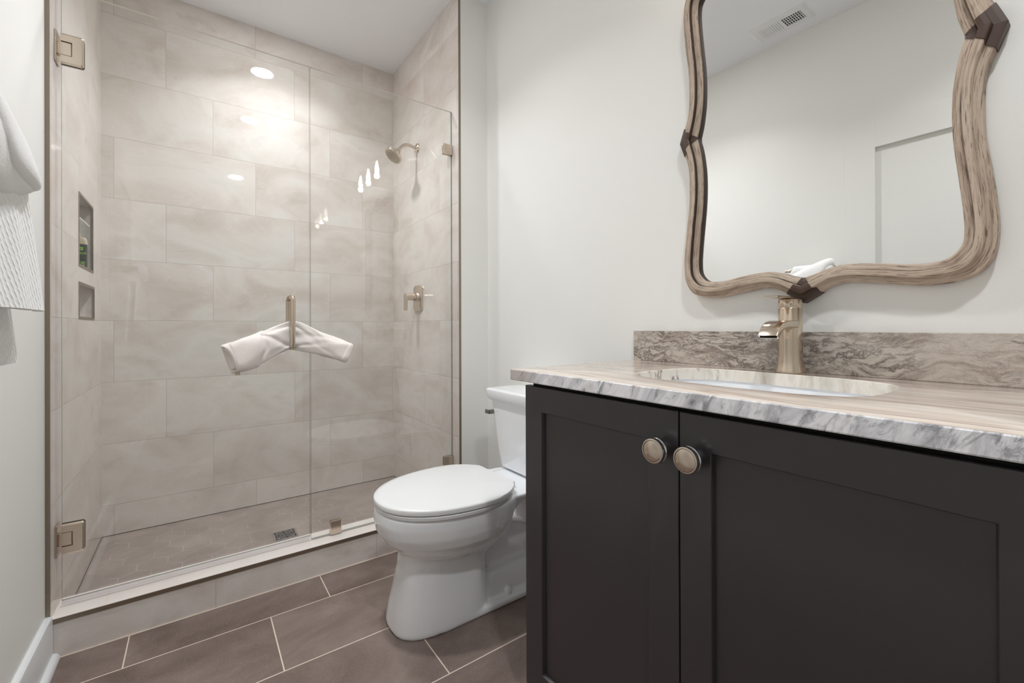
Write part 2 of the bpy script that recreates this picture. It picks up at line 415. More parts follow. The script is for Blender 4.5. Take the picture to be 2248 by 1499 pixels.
# left wall with the recess of a door
DY0, DY1, DZ1 = -.09, .742, 2.0
b = bmesh.new()
for y0, y1, z0, z1 in ((YR-T, DY0, 0, ZC), (DY1, YC, 0, ZC), (DY0, DY1, DZ1, ZC)): box(b, XLW-T-.02, XLW, y0, y1, z0, z1)
struct('wall_left', b, M_wall)
struct('wall_right', BX(XM, XM+T, YR-T, YC, 0, ZC), M_wall)
b = bmesh.new(); box(b, XR+.011, XM+T, YC, YC+.12, 0, ZC); struct('wall_far', b, M_wall)   # stub wall beside the shower
struct('wall_near', BX(XLW-T, XM+T, YR-T, YR, 0, ZC), M_wall)
# shower tiled walls
b = bmesh.new(); box(b, XL-.12, XR+.12, YB, YB+.09, 0, ZC); struct('wall_shower_back', b, M_tileX)
b = bmesh.new(); box(b, XR, XR+.011, YC+.002, YB, 0, ZC); box(b, XR+.011, XR+.1, YC+.12, YB, 0, ZC); struct('wall_shower_right', b, M_tileY)
N1 = (2.403, 2.700, 1.302, 1.598); N2 = (2.403, 2.726, 1.092, 1.240)     # niche openings (y0,y1,z0,z1)
b = bmesh.new()
ys = [YC+.002, 2.403, 2.700, 2.726, YB]; zs = [0, 1.092, 1.240, 1.302, 1.598, ZC]
for i in range(4):
    for j in range(5):
        y0, y1, z0, z1 = ys[i], ys[i+1], zs[j], zs[j+1]
        if any(y0 >= n[0]-1e-6 and y1 <= n[1]+1e-6 and z0 >= n[2]-1e-6 and z1 <= n[3]+1e-6 for n in (N1, N2)): continue
        quad(b, [(XL, y0, z0), (XL, y1, z0), (XL, y1, z1), (XL, y0, z1)])
quad(b, [(XL, YC+.002, 0), (XL-.011, YC+.002, 0), (XL-.011, YC+.002, ZC), (XL, YC+.002, ZC)])
DN = XL-.09
for n in (N1, N2):
    y0, y1, z0, z1 = n
    quad(b, [(DN, y0, z0), (DN, y1, z0), (DN, y1, z1), (DN, y0, z1)])
    quad(b, [(XL, y0, z0), (XL, y1, z0), (DN, y1, z0), (DN, y0, z0)]); quad(b, [(XL, y0, z1), (XL, y1, z1), (DN, y1, z1), (DN, y0, z1)])
    quad(b, [(XL, y0, z0), (XL, y0, z1), (DN, y0, z1), (DN, y0, z0)]); quad(b, [(XL, y1, z0), (XL, y1, z1), (DN, y1, z1), (DN, y1, z0)])
bmesh.ops.remove_doubles(b, verts=b.verts[:], dist=1e-5)
struct('wall_shower_left', b, M_tileY)
# wall body behind the niches
b = bmesh.new(); box(b, XL-.16, XL-.10, YC, YB+.05, 0, ZC); box(b, XL-.12, XL-.012, YC, 2.38, 0, ZC); struct('wall_left_core', b, M_wall)
# metal edge trims
struct('trim_1', BX(XL-.0112, XL+.0004, YC-.0015, YC+.002, .138, ZC, bev=.0004), M_trimmet)
struct('trim_2', BX(XR-.0004, XR+.0112, YC-.0015, YC+.002, 0, ZC, bev=.0004), M_trimmet)
for k, n in enumerate((N1, N2)):
    y0, y1, z0, z1 = n; w = .010; b = bmesh.new()
    box(b, XL-.003, XL+.0015, y0-.001, y0+w, z0, z1); box(b, XL-.003, XL+.0015, y1-w, y1+.001, z0, z1)
    box(b, XL-.003, XL+.0015, y0+w, y1-w, z0-.001, z0+w); box(b, XL-.003, XL+.0015, y0+w, y1-w, z1-w, z1+.001)
    struct('trim_%d' % (k+3), b, M_trimmet)
b = bmesh.new(); box(b, XL, XR, YB-.0015, YB, ZS, ZS+.003); box(b, XL, XL+.0015, 2.134, YB-.0015, ZS, ZS+.003); box(b, XR-.0015, XR, 2.134, YB-.0015, ZS, ZS+.003)
struct('trim_5', b, simple('dark_joint', lin(84, 74, 68), .8))
# curb
b = bmesh.new(); box(b, XL+.0, XR, YC+.001, 2.133, 0, .112); struct('shower_curb', b, M_curb)
b = bmesh.new()
vr = [[(x, YC, .1135), (x, YC, .1275), (x, 2.134, .1225), (x, 2.134, .11)] for x in (XL, XR)]
loft(b, vr); o = struct('curb_cap', b, M_cap); o.parent = bpy.data.objects['shower_curb']
b = BX(XL, XR, YC-.002, YC+.002, .1125, .1270); o = struct('curb_edge_trim', b, M_trimmet); o.parent = bpy.data.objects['shower_curb']
struct('trim_6', BX(XL+.02, XR, YC-.0028, YC+.001, 0, .0016), simple('light_grout', lin(226, 209, 194), .8))
# baseboards
def baseboard(name, pts, depthdir):
    """pts: list of (along) endpoints; simple extruded profile"""
    b = bmesh.new(); prof = [(0, 0), (.017, 0), (.017, .128), (.015, .136), (.010, .140), (0, .140)]
    shoe = [(.017, 0), (.034, 0), (.0335, .006), (.030, .013), (.025, .0175), (.017, .019)]
    (x0, y0), (x1, y1) = pts; dx, dy = depthdir
    for pr in (prof, shoe):
        loft(b, [[(x+dx*p, y+dy*p, z) for p, z in pr] for x, y in ((x0, y0), (x1, y1))])
    return struct(name, b, M_white, smooth=True)
baseboard('baseboard_left', ((XLW, .878), (XLW, YC-.0005)), (1, 0))
baseboard('baseboard_right', ((XM, .975), (XM, YC)), (-1, 0))
baseboard('baseboard_far', ((XR+.012, YC), (XM-.036, YC)), (0, -1))
# ------------------------------------------------------------------ white door and casing in the left wall
b = BX(XLW-.06, XLW-.017, DY0, DY1, .01, DZ1)
for a in ((DY0-.135, DY0, 0, DZ1+.135), (DY1, DY1+.135, 0, DZ1+.135), (DY0, DY1, DZ1, DZ1+.135)):
    box(b, XLW-.002, XLW+.003, a[0], a[1], a[2], a[3], bev=.001)
struct('door_1', b, M_door)

# ------------------------------------------------------------------ glass
def pane(x0, x1, z0, z1, y0=YG, th=.010):
    b = BX(x0, x1, y0, y0+th, z0, z1)
    for f in b.faces:
        n = f.normal; f.normal_update(); n = f.normal
        f.material_index = 0 if abs(n.y) > .5 else (2 if n.z > .5 else 1)
    return b
GT = 2.196; SP = .402
sd = thing('shower_door', (-.36, YG, .14), 'frameless clear glass shower door with two nickel hinges at its left', 'shower door')
part('glass_pane', pane(-.3665, SP-.002, .146, GT), [M_glass, M_edge, M_edgeLit], sd)
def rrect_plate(b, x0, x1, z0, z1, y0, y1, r=.006, bev=.004, cut=None):
    """plate in the xz plane, bevelled front (towards -y)"""
    cx, cz, hx, hz = (x0+x1)/2, (z0+z1)/2, (x1-x0)/2, (z1-z0)/2
    R1 = rrect(cx, cz, hx, hz, r); R2 = rrect(cx, cz, hx-bev, hz-bev, max(r-bev*.5, .001))
    loft(b, [[(x, y1, z) for x, z in R1], [(x, y0+bev*.5, z) for x, z in R1], [(x, y0, z) for x, z in R2]])
for zc in (1.990, .351):
    root = part('hinge', BX(XL, XL+.005, YG-.022, YG+.032, zc-.052, zc+.052, bev=.002), M_nickelS, sd)
    # glass plates either side, with the knuckle notch
    for (ya, yb, sgn) in ((YG-.0085, YG-.0005, 1), (YG+.0105, YG+.0185, -1)):
        b = bmesh.new(); x0, x1 = -.3665, -.3105; h = .0505; nx, nh = -.3385, .0235
        # C-shape in 3 pieces sharing one bevelled outline
        out = [(x0, -h), (x1-.006, -h), (x1-.0018, -h+.0018), (x1, -h+.006), (x1, h-.006), (x1-.0018, h-.0018), (x1-.006, h), (x0, h), (x0, nh), (nx, nh), (nx, -nh), (x0, -nh)]
        ins = [(x0, -h+.005), (x1-.007, -h+.005), (x1-.006, -h+.006), (x1-.005, -h+.007), (x1-.005, h-.007), (x1-.006, h-.006), (x1-.007, h-.005), (x0, h-.005), (x0, nh), (nx, nh), (nx, -nh), (x0, -nh)]
        yf, yk = (ya, yb) if sgn > 0 else (yb, ya)
        loft(b, [[(x, yk, zc+z) for x, z in out], [(x, yf+sgn*.004, zc+z) for x, z in out], [(x, yf, zc+z) for x, z in ins]])
        part('hinge_plate', b, M_nickelS, root)
    b = bmesh.new(); box(b, XL+.0045, -.3405, YG-.0065, YG+.0165, zc-.0215, zc+.0215, bev=.002)
    part('knuckle', b, M_nickelS, root)
# clear sweep under the door
b = BX(-.3665, SP-.002, YG-.002, YG+.012, .133, .1465, bev=.001); M_sweep = glass_mat('clear_vinyl', (.86, .86, .88), 3.0)
part('bottom_seal', b, M_sweep, sd)
# pull handle, one bar each side
HX, HZ0, HZ1 = .324, .972, 1.180
hb = bmesh.new()
for yo, xx in ((2.002, HX), (2.122, HX)):
    s = 1 if yo > YG else -1; y_g = YG+.010 if s > 0 else YG
    path = [(xx, y_g, HZ1)]+[(xx, yo-s*.012+s*.012*math.sin(a), HZ1-.012+.012*math.cos(a)) for a in [i*PI/2/6 for i in range(7)]]
    path += [(xx, yo-s*.012+s*.012*math.cos(a), HZ0+.012-.012*math.sin(a)) for a in [i*PI/2/6 for i in range(7)]]+[(xx, y_g, HZ0)]
    if s > 0: tube(hb, path, .0095, 20)
    else: fr = path
    for z in (HZ0, HZ1): lathe(hb, [(.013, 0), (.013, .004), (.0125, .005)] if s > 0 else [(.0125, -.005), (.013, -.004), (.013, 0)], (xx, y_g, z), 'y', 20)
tube(hb, fr, .0095, 20)
part('pull_handle', hb, M_nickel, sd, smooth=True)

fp = thing('fixed_glass_panel', (.75, YG, .13), 'fixed clear glass shower panel held by three square nickel clips', 'glass panel')
part('glass_pane', pane(SP+.002, XR-.002, .130, GT), [M_glass, M_edge, M_edgeLit], fp)
for (x0, x1, z0, z1, n) in ((.481, .529, .128, .190, 'b'), (1.046, XR-.0005, 1.963, 2.016, 'r'), (1.046, XR-.0005, .328, .377, 'r')):
    b = bmesh.new(); rrect_plate(b, x0, x1, z0, z1, YG-.011, YG-.0003, .004, .003)
    box(b, x0+.001, x1-.001, YG+.0103, YG+.018, z0+.001, z1-.001, bev=.002); 
    part('glass_clip', b, M_nickelS, fp)
    
# ------------------------------------------------------------------ shower fittings
sh = thing('overhead_shower', (XR, 2.505, 2.15), 'round brushed nickel shower head on a short curved arm', 'shower head')
b = bmesh.new(); lathe(b, [(.001, .0145), (.012, .014), (.024, .009), (.030, .003), (.031, .0)], (XR, 2.505, 2.150), '-x', 36); part('wall_flange', b, M_nickelS, sh, smooth=True)
hd = Vector((-.62, 0, -.785)).normalized()      # facing direction of the head
pth = smoothpath([(XR-.003, 2.505, 2.150), (XR-.05, 2.505, 2.158), (XR-.085, 2.505, 2.150), (XR-.112, 2.505, 2.124), (XR-.121, 2.505, 2.112)], 6)
part('shower_arm', tube(bmesh.new(), pth, .0095, 18), M_nickelS, sh, smooth=True)
def lathe_dir(b, prof, origin, d, seg=40):
    d = Vector(d).normalized(); u = Vector((0, 1, 0)); v = d.cross(u).normalized(); u = v.cross(d)
    loft(b, [[Vector(origin)+d*h+(u*math.cos(2*PI*i/seg)+v*math.sin(2*PI*i/seg))*max(r, 1e-5) for i in range(seg)] for r, h in prof])
b = bmesh.new(); hp = Vector((XR-.121, 2.505, 2.112))
lathe_dir(b, [(.011, -.006), (.0155, -.004), (.0155, .006), (.013, .008), (.017, .012), (.027, .018), (.032, .030), (.034, .033), (.050, .037), (.054, .042), (.054, .056), (.051, .0585), (.048, .0585)], hp, hd)
head = part('spray_head', b, M_nickelS, sh, smooth=True)
b = bmesh.new(); lathe_dir(b, [(.0478, .0570), (.0478, .0592), (.044, .0598), (.001, .0602)], hp, hd)
for ring_, cnt in ((.012, 6), (.021, 10), (.031, 14), (.040, 18)):
    for i in range(cnt):
        a = 2*PI*i/cnt; u = Vector((0, 1, 0)); v = hd.cross(u).normalized()
        lathe_dir(b, [(.0018, .0595), (.0015, .0625), (.0003, .063)], hp+(u*math.cos(a)+v*math.sin(a))*ring_, hd, 6)
part('spray_face', b, simple('nozzle_face', lin(176, 166, 152), .35, metal=.7), head, smooth=True)

sv = thing('shower_valve', (XR, 2.49, 1.23), 'brushed nickel shower valve plate with a downward lever', 'shower valve')
b = bmesh.new(); py, pz = 2.490, 1.230
R1 = rrect(py, pz, .062, .079, .028, 8); R2 = rrect(py, pz, .058, .075, .025, 8)
loft(b, [[(XR+.000, y, z) for y, z in R1], [(XR-.007, y, z) for y, z in R1], [(XR-.010, y, z) for y, z in R2]])
part('valve_plate', b, M_nickelS, sv, smooth=True)
b = bmesh.new(); lathe(b, [(.030, .0095), (.028, .016), (.0225, .021), (.0225, .040), (.0215, .041), (.0225, .042), (.0225, .078), (.021, .080)], (XR, py, pz+.008), '-x', 36); part('valve_stem', b, M_nickelS, sv, smooth=True)
b = bmesh.new(); R = [(py+.0215*math.cos(a), pz+.008+.0225*math.sin(a)) for a in [i*PI/12 for i in range(13)]]+[(py-.019, pz-.075), (py+.019, pz-.075)]
loft(b, [[(XR-.0785, y, z) for y, z in R], [(XR-.088, y, z) for y, z in R]]); part('valve_lever', b, M_nickelS, sv, smooth=True)

dr = thing('floor_drain', (.352, 2.41, ZS), 'square metal shower floor drain with a curved pattern grate', 'drain')
b = bmesh.new(); h = .051; cx, cy = .352, 2.405
for a in ((cx-h, cx+h, cy-h, cy-h+.007), (cx-h, cx+h, cy+h-.007, cy+h), (cx-h, cx-h+.007, cy-h+.007, cy+h-.007), (cx+h-.007, cx+h, cy-h+.007, cy+h-.007)):
    box(b, *a, ZS, ZS+.004)
part('drain_frame', b, M_chrome, dr)
b = bmesh.new(); box(b, cx-h+.006, cx+h-.006, cy-h+.006, cy+h-.006, ZS, ZS+.0008, mat=1)
for k in range(1, 7):
    r = .0072*k; n = 28; pts = [(cx+math.cos(2*PI*i/n)*r*(1 if k < 6 else 1.02), cy+math.sin(2*PI*i/n)*r) for i in range(n)]
    for i in range(n):
        if i % 7 == 0 and k % 2 == 0: continue
        (xa, ya), (xb, yb) = pts[i], pts[(i+1) % n]; nx, ny = (xa-cx)/r*.0018, (ya-cy)/r*.0018
        nx2, ny2 = (xb-cx)/r*.0018, (yb-cy)/r*.0018
        loft(b, [[(xa-nx, ya-ny, ZS+.0008), (xa+nx, ya+ny, ZS+.0008), (xa+nx, ya+ny, ZS+.0035), (xa-nx, ya-ny, ZS+.0035)], [(xb-nx2, yb-ny2, ZS+.0008), (xb+nx2, yb+ny2, ZS+.0008), (xb+nx2, yb+ny2, ZS+.0035), (xb-nx2, yb-ny2, ZS+.0035)]])
for (sx, sy) in ((1, 1), (1, -1), (-1, 1), (-1, -1)):
    box(b, cx+sx*.033-.006, cx+sx*.033+.006, cy+sy*.033-.006, cy+sy*.033+.006, ZS+.0008, ZS+.0036)
part('drain_grate', b, [M_chrome, M_dark], dr)

# ------------------------------------------------------------------ niche contents
bt = thing('shampoo_bottle', (-.4165, 2.60, N1[2]), 'dark green bottle with lime green lettering in the upper shower niche', 'bottle')
M_bot = simple('bottle_dark', lin(44, 50, 42), .35); M_kraft = simple('bottle_shoulder', lin(186, 172, 148), .4); M_lime = simple('lime_print', lin(150, 205, 70), .5)
b = bmesh.new(); by, bz = 2.600, N1[2]; BW, BD = .033, .017; bx = -.4165
def bot_ring(w, d, z, r=.008): return [(x, y, z) for x, y in rrect(bx, by, w, d, min(r, d*.8), 4)]
loft(b, [bot_ring(BW-.002, BD-.002, bz), bot_ring(BW, BD, bz+.004), bot_ring(BW+.001, BD, bz+.112)]); body_o = part('bottle_body', b, M_bot, bt, smooth=True)
b = bmesh.new(); loft(b, [bot_ring(BW+.001, BD, bz+.112), bot_ring(BW, BD, bz+.130), bot_ring(BW-.003, BD-.003, bz+.140), bot_ring(.012, .011, bz+.146), bot_ring(.012, .011, bz+.156)]); part('bottle_shoulder', b, M_kraft, bt, smooth=True)
def text(body, size, loc, rot, mat, parent, name, ext=.0003):
    c = bpy.data.curves.new(name, 'FONT'); c.body = body; c.size = size; c.extrude = ext; c.align_x = 'CENTER'; c.resolution_u = 3
    o = bpy.data.objects.new(name, c); COL.objects.link(o); c.materials.append(mat)
    dg = bpy.context.evaluated_depsgraph_get(); me = bpy.data.meshes.new_from_object(o.evaluated_get(dg)); bpy.data.objects.remove(o)
    o = bpy.data.objects.new(name, me); COL.objects.link(o); me.materials.clear(); me.materials.append(mat); o.parent = parent
    p = Vector((0, 0, 0)); q = parent
    while q: p += q.location; q = q.parent
    o.location = Vector(loc)-p; o.rotation_euler = rot; return o
yf = by-BD-.0004
text('Beek', .0125, (-.3945, yf, bz+.070), (PI/2, 0, 0), M_lime, body_o, 'bottle_lettering')
for k in range(4): part('printed_line', BX(-.402+.001*k, -.387-.0015*(k % 2), yf-.0002, yf+.0004, bz+.034-.0065*k, bz+.0365-.0065*k), M_lime, body_o)
for a0 in range(4):
    a = a0*PI/2+.6; b = bmesh.new(); loft(b, [[(-.4005+.0052*math.cos(a)+.0036*math.cos(t), yy_, bz+.093+.0052*math.sin(a)+.0032*math.sin(t)) for t in [i*PI/4 for i in range(8)]] for yy_ in (yf-.0002, yf+.0004)])
    part('printed_leaf', b, M_lime, body_o)
b2 = thing('pump_bottle', (-.425, 2.648, N1[2]), 'clear bottle with a white cap standing behind the dark green bottle', 'bottle')
b = bmesh.new(); lathe(b, [(.018, 0), (.020, .004), (.020, .12), (.012, .138), (.009, .142)], (-.425, 2.648, N1[2]), 'z', 20); part('bottle_body', b, simple('clear_plastic', lin(160, 158, 150), .2, trans=.4), b2, smooth=True)
b = bmesh.new(); lathe(b, [(.011, .142), (.012, .146), (.012, .166), (.008, .170)], (-.425, 2.648, N1[2]), 'z', 20); part('bottle_cap', b, simple('white_plastic', lin(236, 236, 234), .3), b2, smooth=True)
gs = tag(new('glass_shelf', BX(DN+.002, XL-.004, N1[0]+.001, N1[1]-.011, 1.500, 1.506), [glass_mat('shelf_glass', (.9, .95, .92), 3)]), 'thin clear glass shelf across the upper shower niche', 'shelf')

# ------------------------------------------------------------------ twisted hand towel through the door handle
def noise3(x, y, z):
    return math.sin(x*1.7+2.1*math.sin(y*1.3+.7))*math.cos(z*1.9+1.3*math.sin(x*.9))*.5+math.sin(y*2.3+z*1.1+1.7)*.5
def fold_towel():
    b = bmesh.new(); NS, NR = 190, 84
    # t, x, z, half height, half depth, y, tilt
    K = [(0, .094, .930, .053, .036, 2.000), (.10, .135, .943, .057, .039, 2.000), (.22, .190, .968, .056, .036, 2.006), (.36, .262, .999, .054, .027, 2.022),
         (.455, .312, 1.018, .056, .015, 2.034), (.50, .328, 1.022, .057, .012, 2.035), (.55, .345, 1.019, .055, .016, 2.034), (.66, .402, .998, .050, .027, 2.024),
         (.82, .482, .965, .046, .032, 2.014), (.95, .538, .944, .044, .031, 2.010), (1.0, .549, .940, .042, .029, 2.010)]
    rings = []
    for i in range(NS+1):
        t = i/NS; x, z, hh, hd_, y = interp(K, t)
        x2, z2 = interp(K, min(t+.01, 1))[:2]; x1, z1 = interp(K, max(t-.01, 0))[:2]
        d = Vector((x2-x1, 0, z2-z1)).normalized(); n = Vector((-d.z, 0, d.x))
        mid = math.exp(-((t-.5)/.11)**2); ring = []
        for k in range(NR):
            a = 2*PI*k/NR; ca, sa = math.cos(a), math.sin(a)
            e = .78; cx_ = math.copysign(abs(ca)**e, ca); sx_ = math.copysign(abs(sa)**e, sa)
            tw = a+t*5.0
            w = 1+.055*math.sin(3*tw+1)+.04*math.sin(5*a-t*14)+mid*.10*math.sin(7*a+t*8)
            # diagonal creases on the front, fanning out of the pinch
            cr = 0
            for (k0, sl, wd, dp) in ((-.2, 3.2, .25, .006), (.7, -4.0, .22, .006), (-1.1, 5.2, .2, .005), (1.5, -6, .25, .004)):
                u = (a+PI/2)-k0-sl*(t-.5)
                u = (u+PI) % (2*PI)-PI
                cr -= dp*math.exp(-(u/wd)**2)*math.exp(-((t-.5)/.28)**2)
            tb_ = .255+.055*ca+.012*math.sin(3*a); st = 1/(1+math.exp((t-tb_)/.0028))
            tr_ = .93+.02*ca; st2 = 1/(1+math.exp((tr_-t)/.003))
            w += .085*st+.03*st2-.05*st*max(0, 1-t/.02)*0
            cr += .0075*st+.003*st2-.010*math.exp(-((t-tb_-.02)/.02)**2)*max(0, -sx_)
            cr -= .008*math.exp(-((t-(.37-.10*ca))/.022)**2)*max(0, -sx_)
            p = Vector((x, y, z))+n*cx_*hh*w*(1+.02*noise3(t*30, a*2, 1))+Vector((0, 1, 0))*sx_*(hd_*w+cr)
            if t < .07: p += Vector((.022, 0, .006))*(1-t/.07)*max(0, -sx_)
            ring.append(p)
        rings.append(ring)
    # concave rolled ends
    def inward(ring, x_in, sc, c):
        return [c+(p-c)*sc+x_in for p in ring]
    cl = sum(rings[0], Vector())/NR; cr_ = sum(rings[-1], Vector())/NR
    dl = Vector((.9, 0, .42)).normalized(); dr_ = Vector((-.9, 0, .35)).normalized()
    pre = [inward(rings[0], dl*q, s, cl) for q, s in ((.03, .30), (.022, .55), (.004, .62), (-.001, .68), (.001, .74), (.012, .78), (.014, .84), (.001, .88), (-.003, .95))]
    post = [inward(rings[-1], dr_*q, s, cr_) for q, s in ((-.002, .95), (.001, .88), (.010, .84), (.010, .78), (.0, .72), (.001, .62), (.016, .55), (.02, .3))]
    loft(b, pre+rings+post); return b
tw = new('hand_towel', fold_towel(), M_terryw, smooth=True, sharp=80)
tag(tw, 'white hand towel rolled up and pushed through the shower door handle', 'towel')
# cloth label on the left end
b = BX(.118, .136, 1.984, 1.986, .871, .899); o = new('care_label', b, simple('label_cloth', lin(206, 190, 172), .8), parent=tw); o['label'] = 'small beige cloth label'

# ------------------------------------------------------------------ towels at the left wall
XB, ZB = -.268, 1.372
tb = thing('towel_bar', (XLW, 1.05, ZB), 'metal towel bar on the left wall under the hanging towels', 'towel bar')
b = bmesh.new(); tube(b, [(XB, .880, ZB), (XB, 1.13, ZB)], .008, 14); part('bar', b, M_nickelS, tb, smooth=True)
for y in (.895, 1.100):
    b = bmesh.new(); lathe(b, [(.022, 0), (.022, .006), (.009, .010), (.009, .115), (.011, .126), (.004, .130)], (XLW, y, ZB), 'x', 20); part('bar_post', b, M_nickelS, tb, smooth=True)
def hang_towel(y0, y1, zf, zbk, th, front_off, amp, seed, lean=0.0, top=0.0):
    """towel draped over the bar: cross-section in xz swept in y"""
    b = bmesh.new(); NY = 60; rings = []
    r0 = .009+top
    for i in range(NY+1):
        v = i/NY; y = y0+(y1-y0)*v
        # centre line from front bottom, over the bar, to back bottom
        cl = []; nf = 46
        for k in range(nf):
            z = zf+(ZB-zf)*k/nf; u = (ZB-z)/(ZB-zf)
            w = amp*(.3+u)*math.sin(v*9+seed+u*1.1)+amp*.5*math.sin(v*21+seed*2+u*2)
            cl.append((XB+r0+front_off*u*.6+w, z, u))
        for k in range(9):
            a = PI*k/8; cl.append((XB+r0*math.cos(a), ZB+r0*math.sin(a), 0))
        for k in range(1, nf+1):
            z = ZB-(ZB-zbk)*k/nf; u = (ZB-z)/(ZB-zbk)
            cl.append((XB-r0-amp*.3*math.sin(v*8+seed)*u, z, u))
        ring = []
        for sgn in (1, -1):
            seq = cl if sgn > 0 else cl[::-1]
            for (x, z, u) in seq:
                k = cl.index((x, z, u)) if False else None
            ring += []
        L = len(cl); outer = []; inner = []
        for k in range(L):
            a = cl[max(k-1, 0)]; c = cl[min(k+1, L-1)]; dx, dz = c[0]-a[0], c[1]-a[1]; q = math.hypot(dx, dz) or 1
            nx, nz = dz/q, -dx/q
            taper = min(1, v/.05, (1-v)/.05); hh = th/2*(.45+.55*math.sqrt(max(taper, 0)))
            yy = y+lean*cl[k][2]*(v-.3)
            outer.append((cl[k][0]+nx*hh, yy, cl[k][1]+nz*hh)); inner.append((cl[k][0]-nx*hh, yy, cl[k][1]-nz*hh))
        ring = outer+inner[::-1]; rings.append(ring)
    loft(b, rings); return b
t1 = new('bath_towel', hang_towel(.910, 1.085, 1.088, .990, .016, .010, .004, .5, lean=.235, top=.008), M_waffle, smooth=True, sharp=60)
tag(t1, 'white textured bath towel folded over the bar on the left wall, hanging lowest', 'towel')
# smooth folded towel over it: a rounded lobe
def lobe():
    b = bmesh.new(); rings = []
    ZT, x0 = 1.406, XB
    N = 40
    for i in range(N+1):
        v = i/N; y = .880+.250*v
        top = ZT+.012-.055*v-.030*v**3
        if v > .8: top -= ((v-.8)/.2)**2*.020
        bot = 1.258+.032*v**3
        hf = (top-bot)/2; mid = (top+bot)/2
        e = math.sqrt(max(1-((v-.5)/.5)**8, .02)); ring = []
        for k in range(40):
            a = 2*PI*k/40; ca, sa = math.cos(a), math.sin(a)
            ce = math.copysign(abs(ca)**.7, ca); se = math.copysign(abs(sa)**.7, sa)
            wr = 1+.035*math.sin(v*10+3*sa)+.03*math.sin(5*a+v*4)
            ring.append((x0+.004+(.040*ce*(1-.25*max(sa, 0)))*e*wr, y, mid+hf*e*se))
        rings.append(ring)
    loft(b, rings)
    # second overlapping layer, its edge as a crease line
    rings = []
    for i in range(25):
        v = i/24; y = .905+.19*v; top = 1.434-.055*v-.03*v**3; bot = 1.300-.012*v; hf = (top-bot)/2; mid = (top+bot)/2; ring = []
        e = math.sqrt(max(1-abs((v-.5)/.5)**6, .02))
        for k in range(32):
            a = 2*PI*k/32; ca, sa = math.cos(a), math.sin(a)
            ring.append((x0+.022+.028*math.copysign(abs(ca)**.8, ca)*e-.012*sa, y-.03*sa, mid+hf*e*math.copysign(abs(sa)**.8, sa)))
        rings.append(ring)
    loft(b, rings); return b
t2 = new('folded_towel', lobe(), M_terry, smooth=True, sharp=75)
tag(t2, 'smooth white towel bunched over the top of the textured bath towel at left', 'towel')

# ------------------------------------------------------------------ toilet
Y0 = 1.482
TO = thing('toilet', (.85, Y0, 0), 'white two piece elongated toilet with closed lid beside the vanity', 'toilet')
def egg(xf, xb, w, z, n=56, p=2.2, wide=.56, yc=Y0):
    """egg outline: widest point at fraction `wide` from front"""
    pts = []; xm = xf+(xb-xf)*wide
    for i in range(n):
        a = 2*PI*i/n; c, s = math.cos(a), math.sin(a)
        rx = (xm-xf) if c < 0 else (xb-xm)
        q = (abs(c)**p+abs(s)**p)**(-1/p)
        pts.append((xm+rx*c*q, yc+w*s*q, z))
    return pts
b = bmesh.new()
col = [(0, .543, .905, .128), (.012, .541, .906, .131), (.06, .549, .902, .128), (.146, .570, .898, .120), (.20, .582, .896, .114), (.245, .586, .90, .113), (.285, .575, .92, .12)]
loft(b, [egg(xf, xb, w, z, p=3.0, wide=.62) for z, xf, xb, w in col])
bowl = [(.215, .66, .93, .075), (.235, .615, .965, .118), (.258, .586, .985, .150), (.285, .556, 1.0, .176), (.315, .524, 1.012, .197), (.350, .503, 1.022, .209), (.385, .497, 1.03, .213), (.412, .499, 1.035, .212), (.421, .503, 1.035, .209)]
loft(b, [egg(xf, xb, w, z, p=2.25, wide=.58) for z, xf, xb, w in bowl])
# rear deck under the tank
loft(b, [[(x, y, z) for x, y in rrect(1.115, Y0, .150-ins, hw-ins, .05, 6)] for z, hw, ins in ((.372, .075, .02), (.385, .100, .008), (.398, .118, 0), (.416, .125, 0), (.423, .122, .004))])
loft(b, [[(x, y, z) for x, y in rrect(1.03, Y0, .11, w, .05, 6)] for z, w in ((.372, .09), (.388, .13), (.402, .156), (.415, .163), (.421, .160))])
# trapway: S-shaped tube
tp = smoothpath([(.74, Y0, .195), (.84, Y0, .212), (.92, Y0, .262), (.985, Y0, .335), (1.06, Y0, .378), (1.135, Y0, .345), (1.165, Y0, .25), (1.17, Y0, .14), (1.17, Y0, .03)], 6)
tube(b, tp, [(.043, .104)]*len(tp), 24)
# web, floor flange, raised block
loft(b, [[(x, Y0+w, z) for x, z in ((.80, .01), (1.16, .01), (1.16, .22), (1.09, .245), (1.03, .265), (.99, .30), (.92, .24), (.80, .20))] for w in (-.03, .03)])
loft(b, [[(x, y, z) for x, y in rrect(.955, Y0, .225-i, .130-i, .06, 8)] for z, i in ((0, .0), (.014, -.001), (.022, .003), (.027, .012))])
loft(b, [[(x, y, z) for x, y in rrect(1.03, Y0, .155-i, .088-i*.8, .04, 6)] for z, i in ((.01, -.01), (.05, -.004), (.085, .006), (.105, .022), (.112, .04))])
bw = part('bowl', b, M_porc, TO, smooth=False)
rm = bw.modifiers.new('remesh', 'REMESH'); rm.mode = 'VOXEL'; rm.voxel_size = .0055; rm.use_smooth_shade = True
sm = bw.modifiers.new('smooth', 'SMOOTH'); sm.factor = .5; sm.iterations = 7
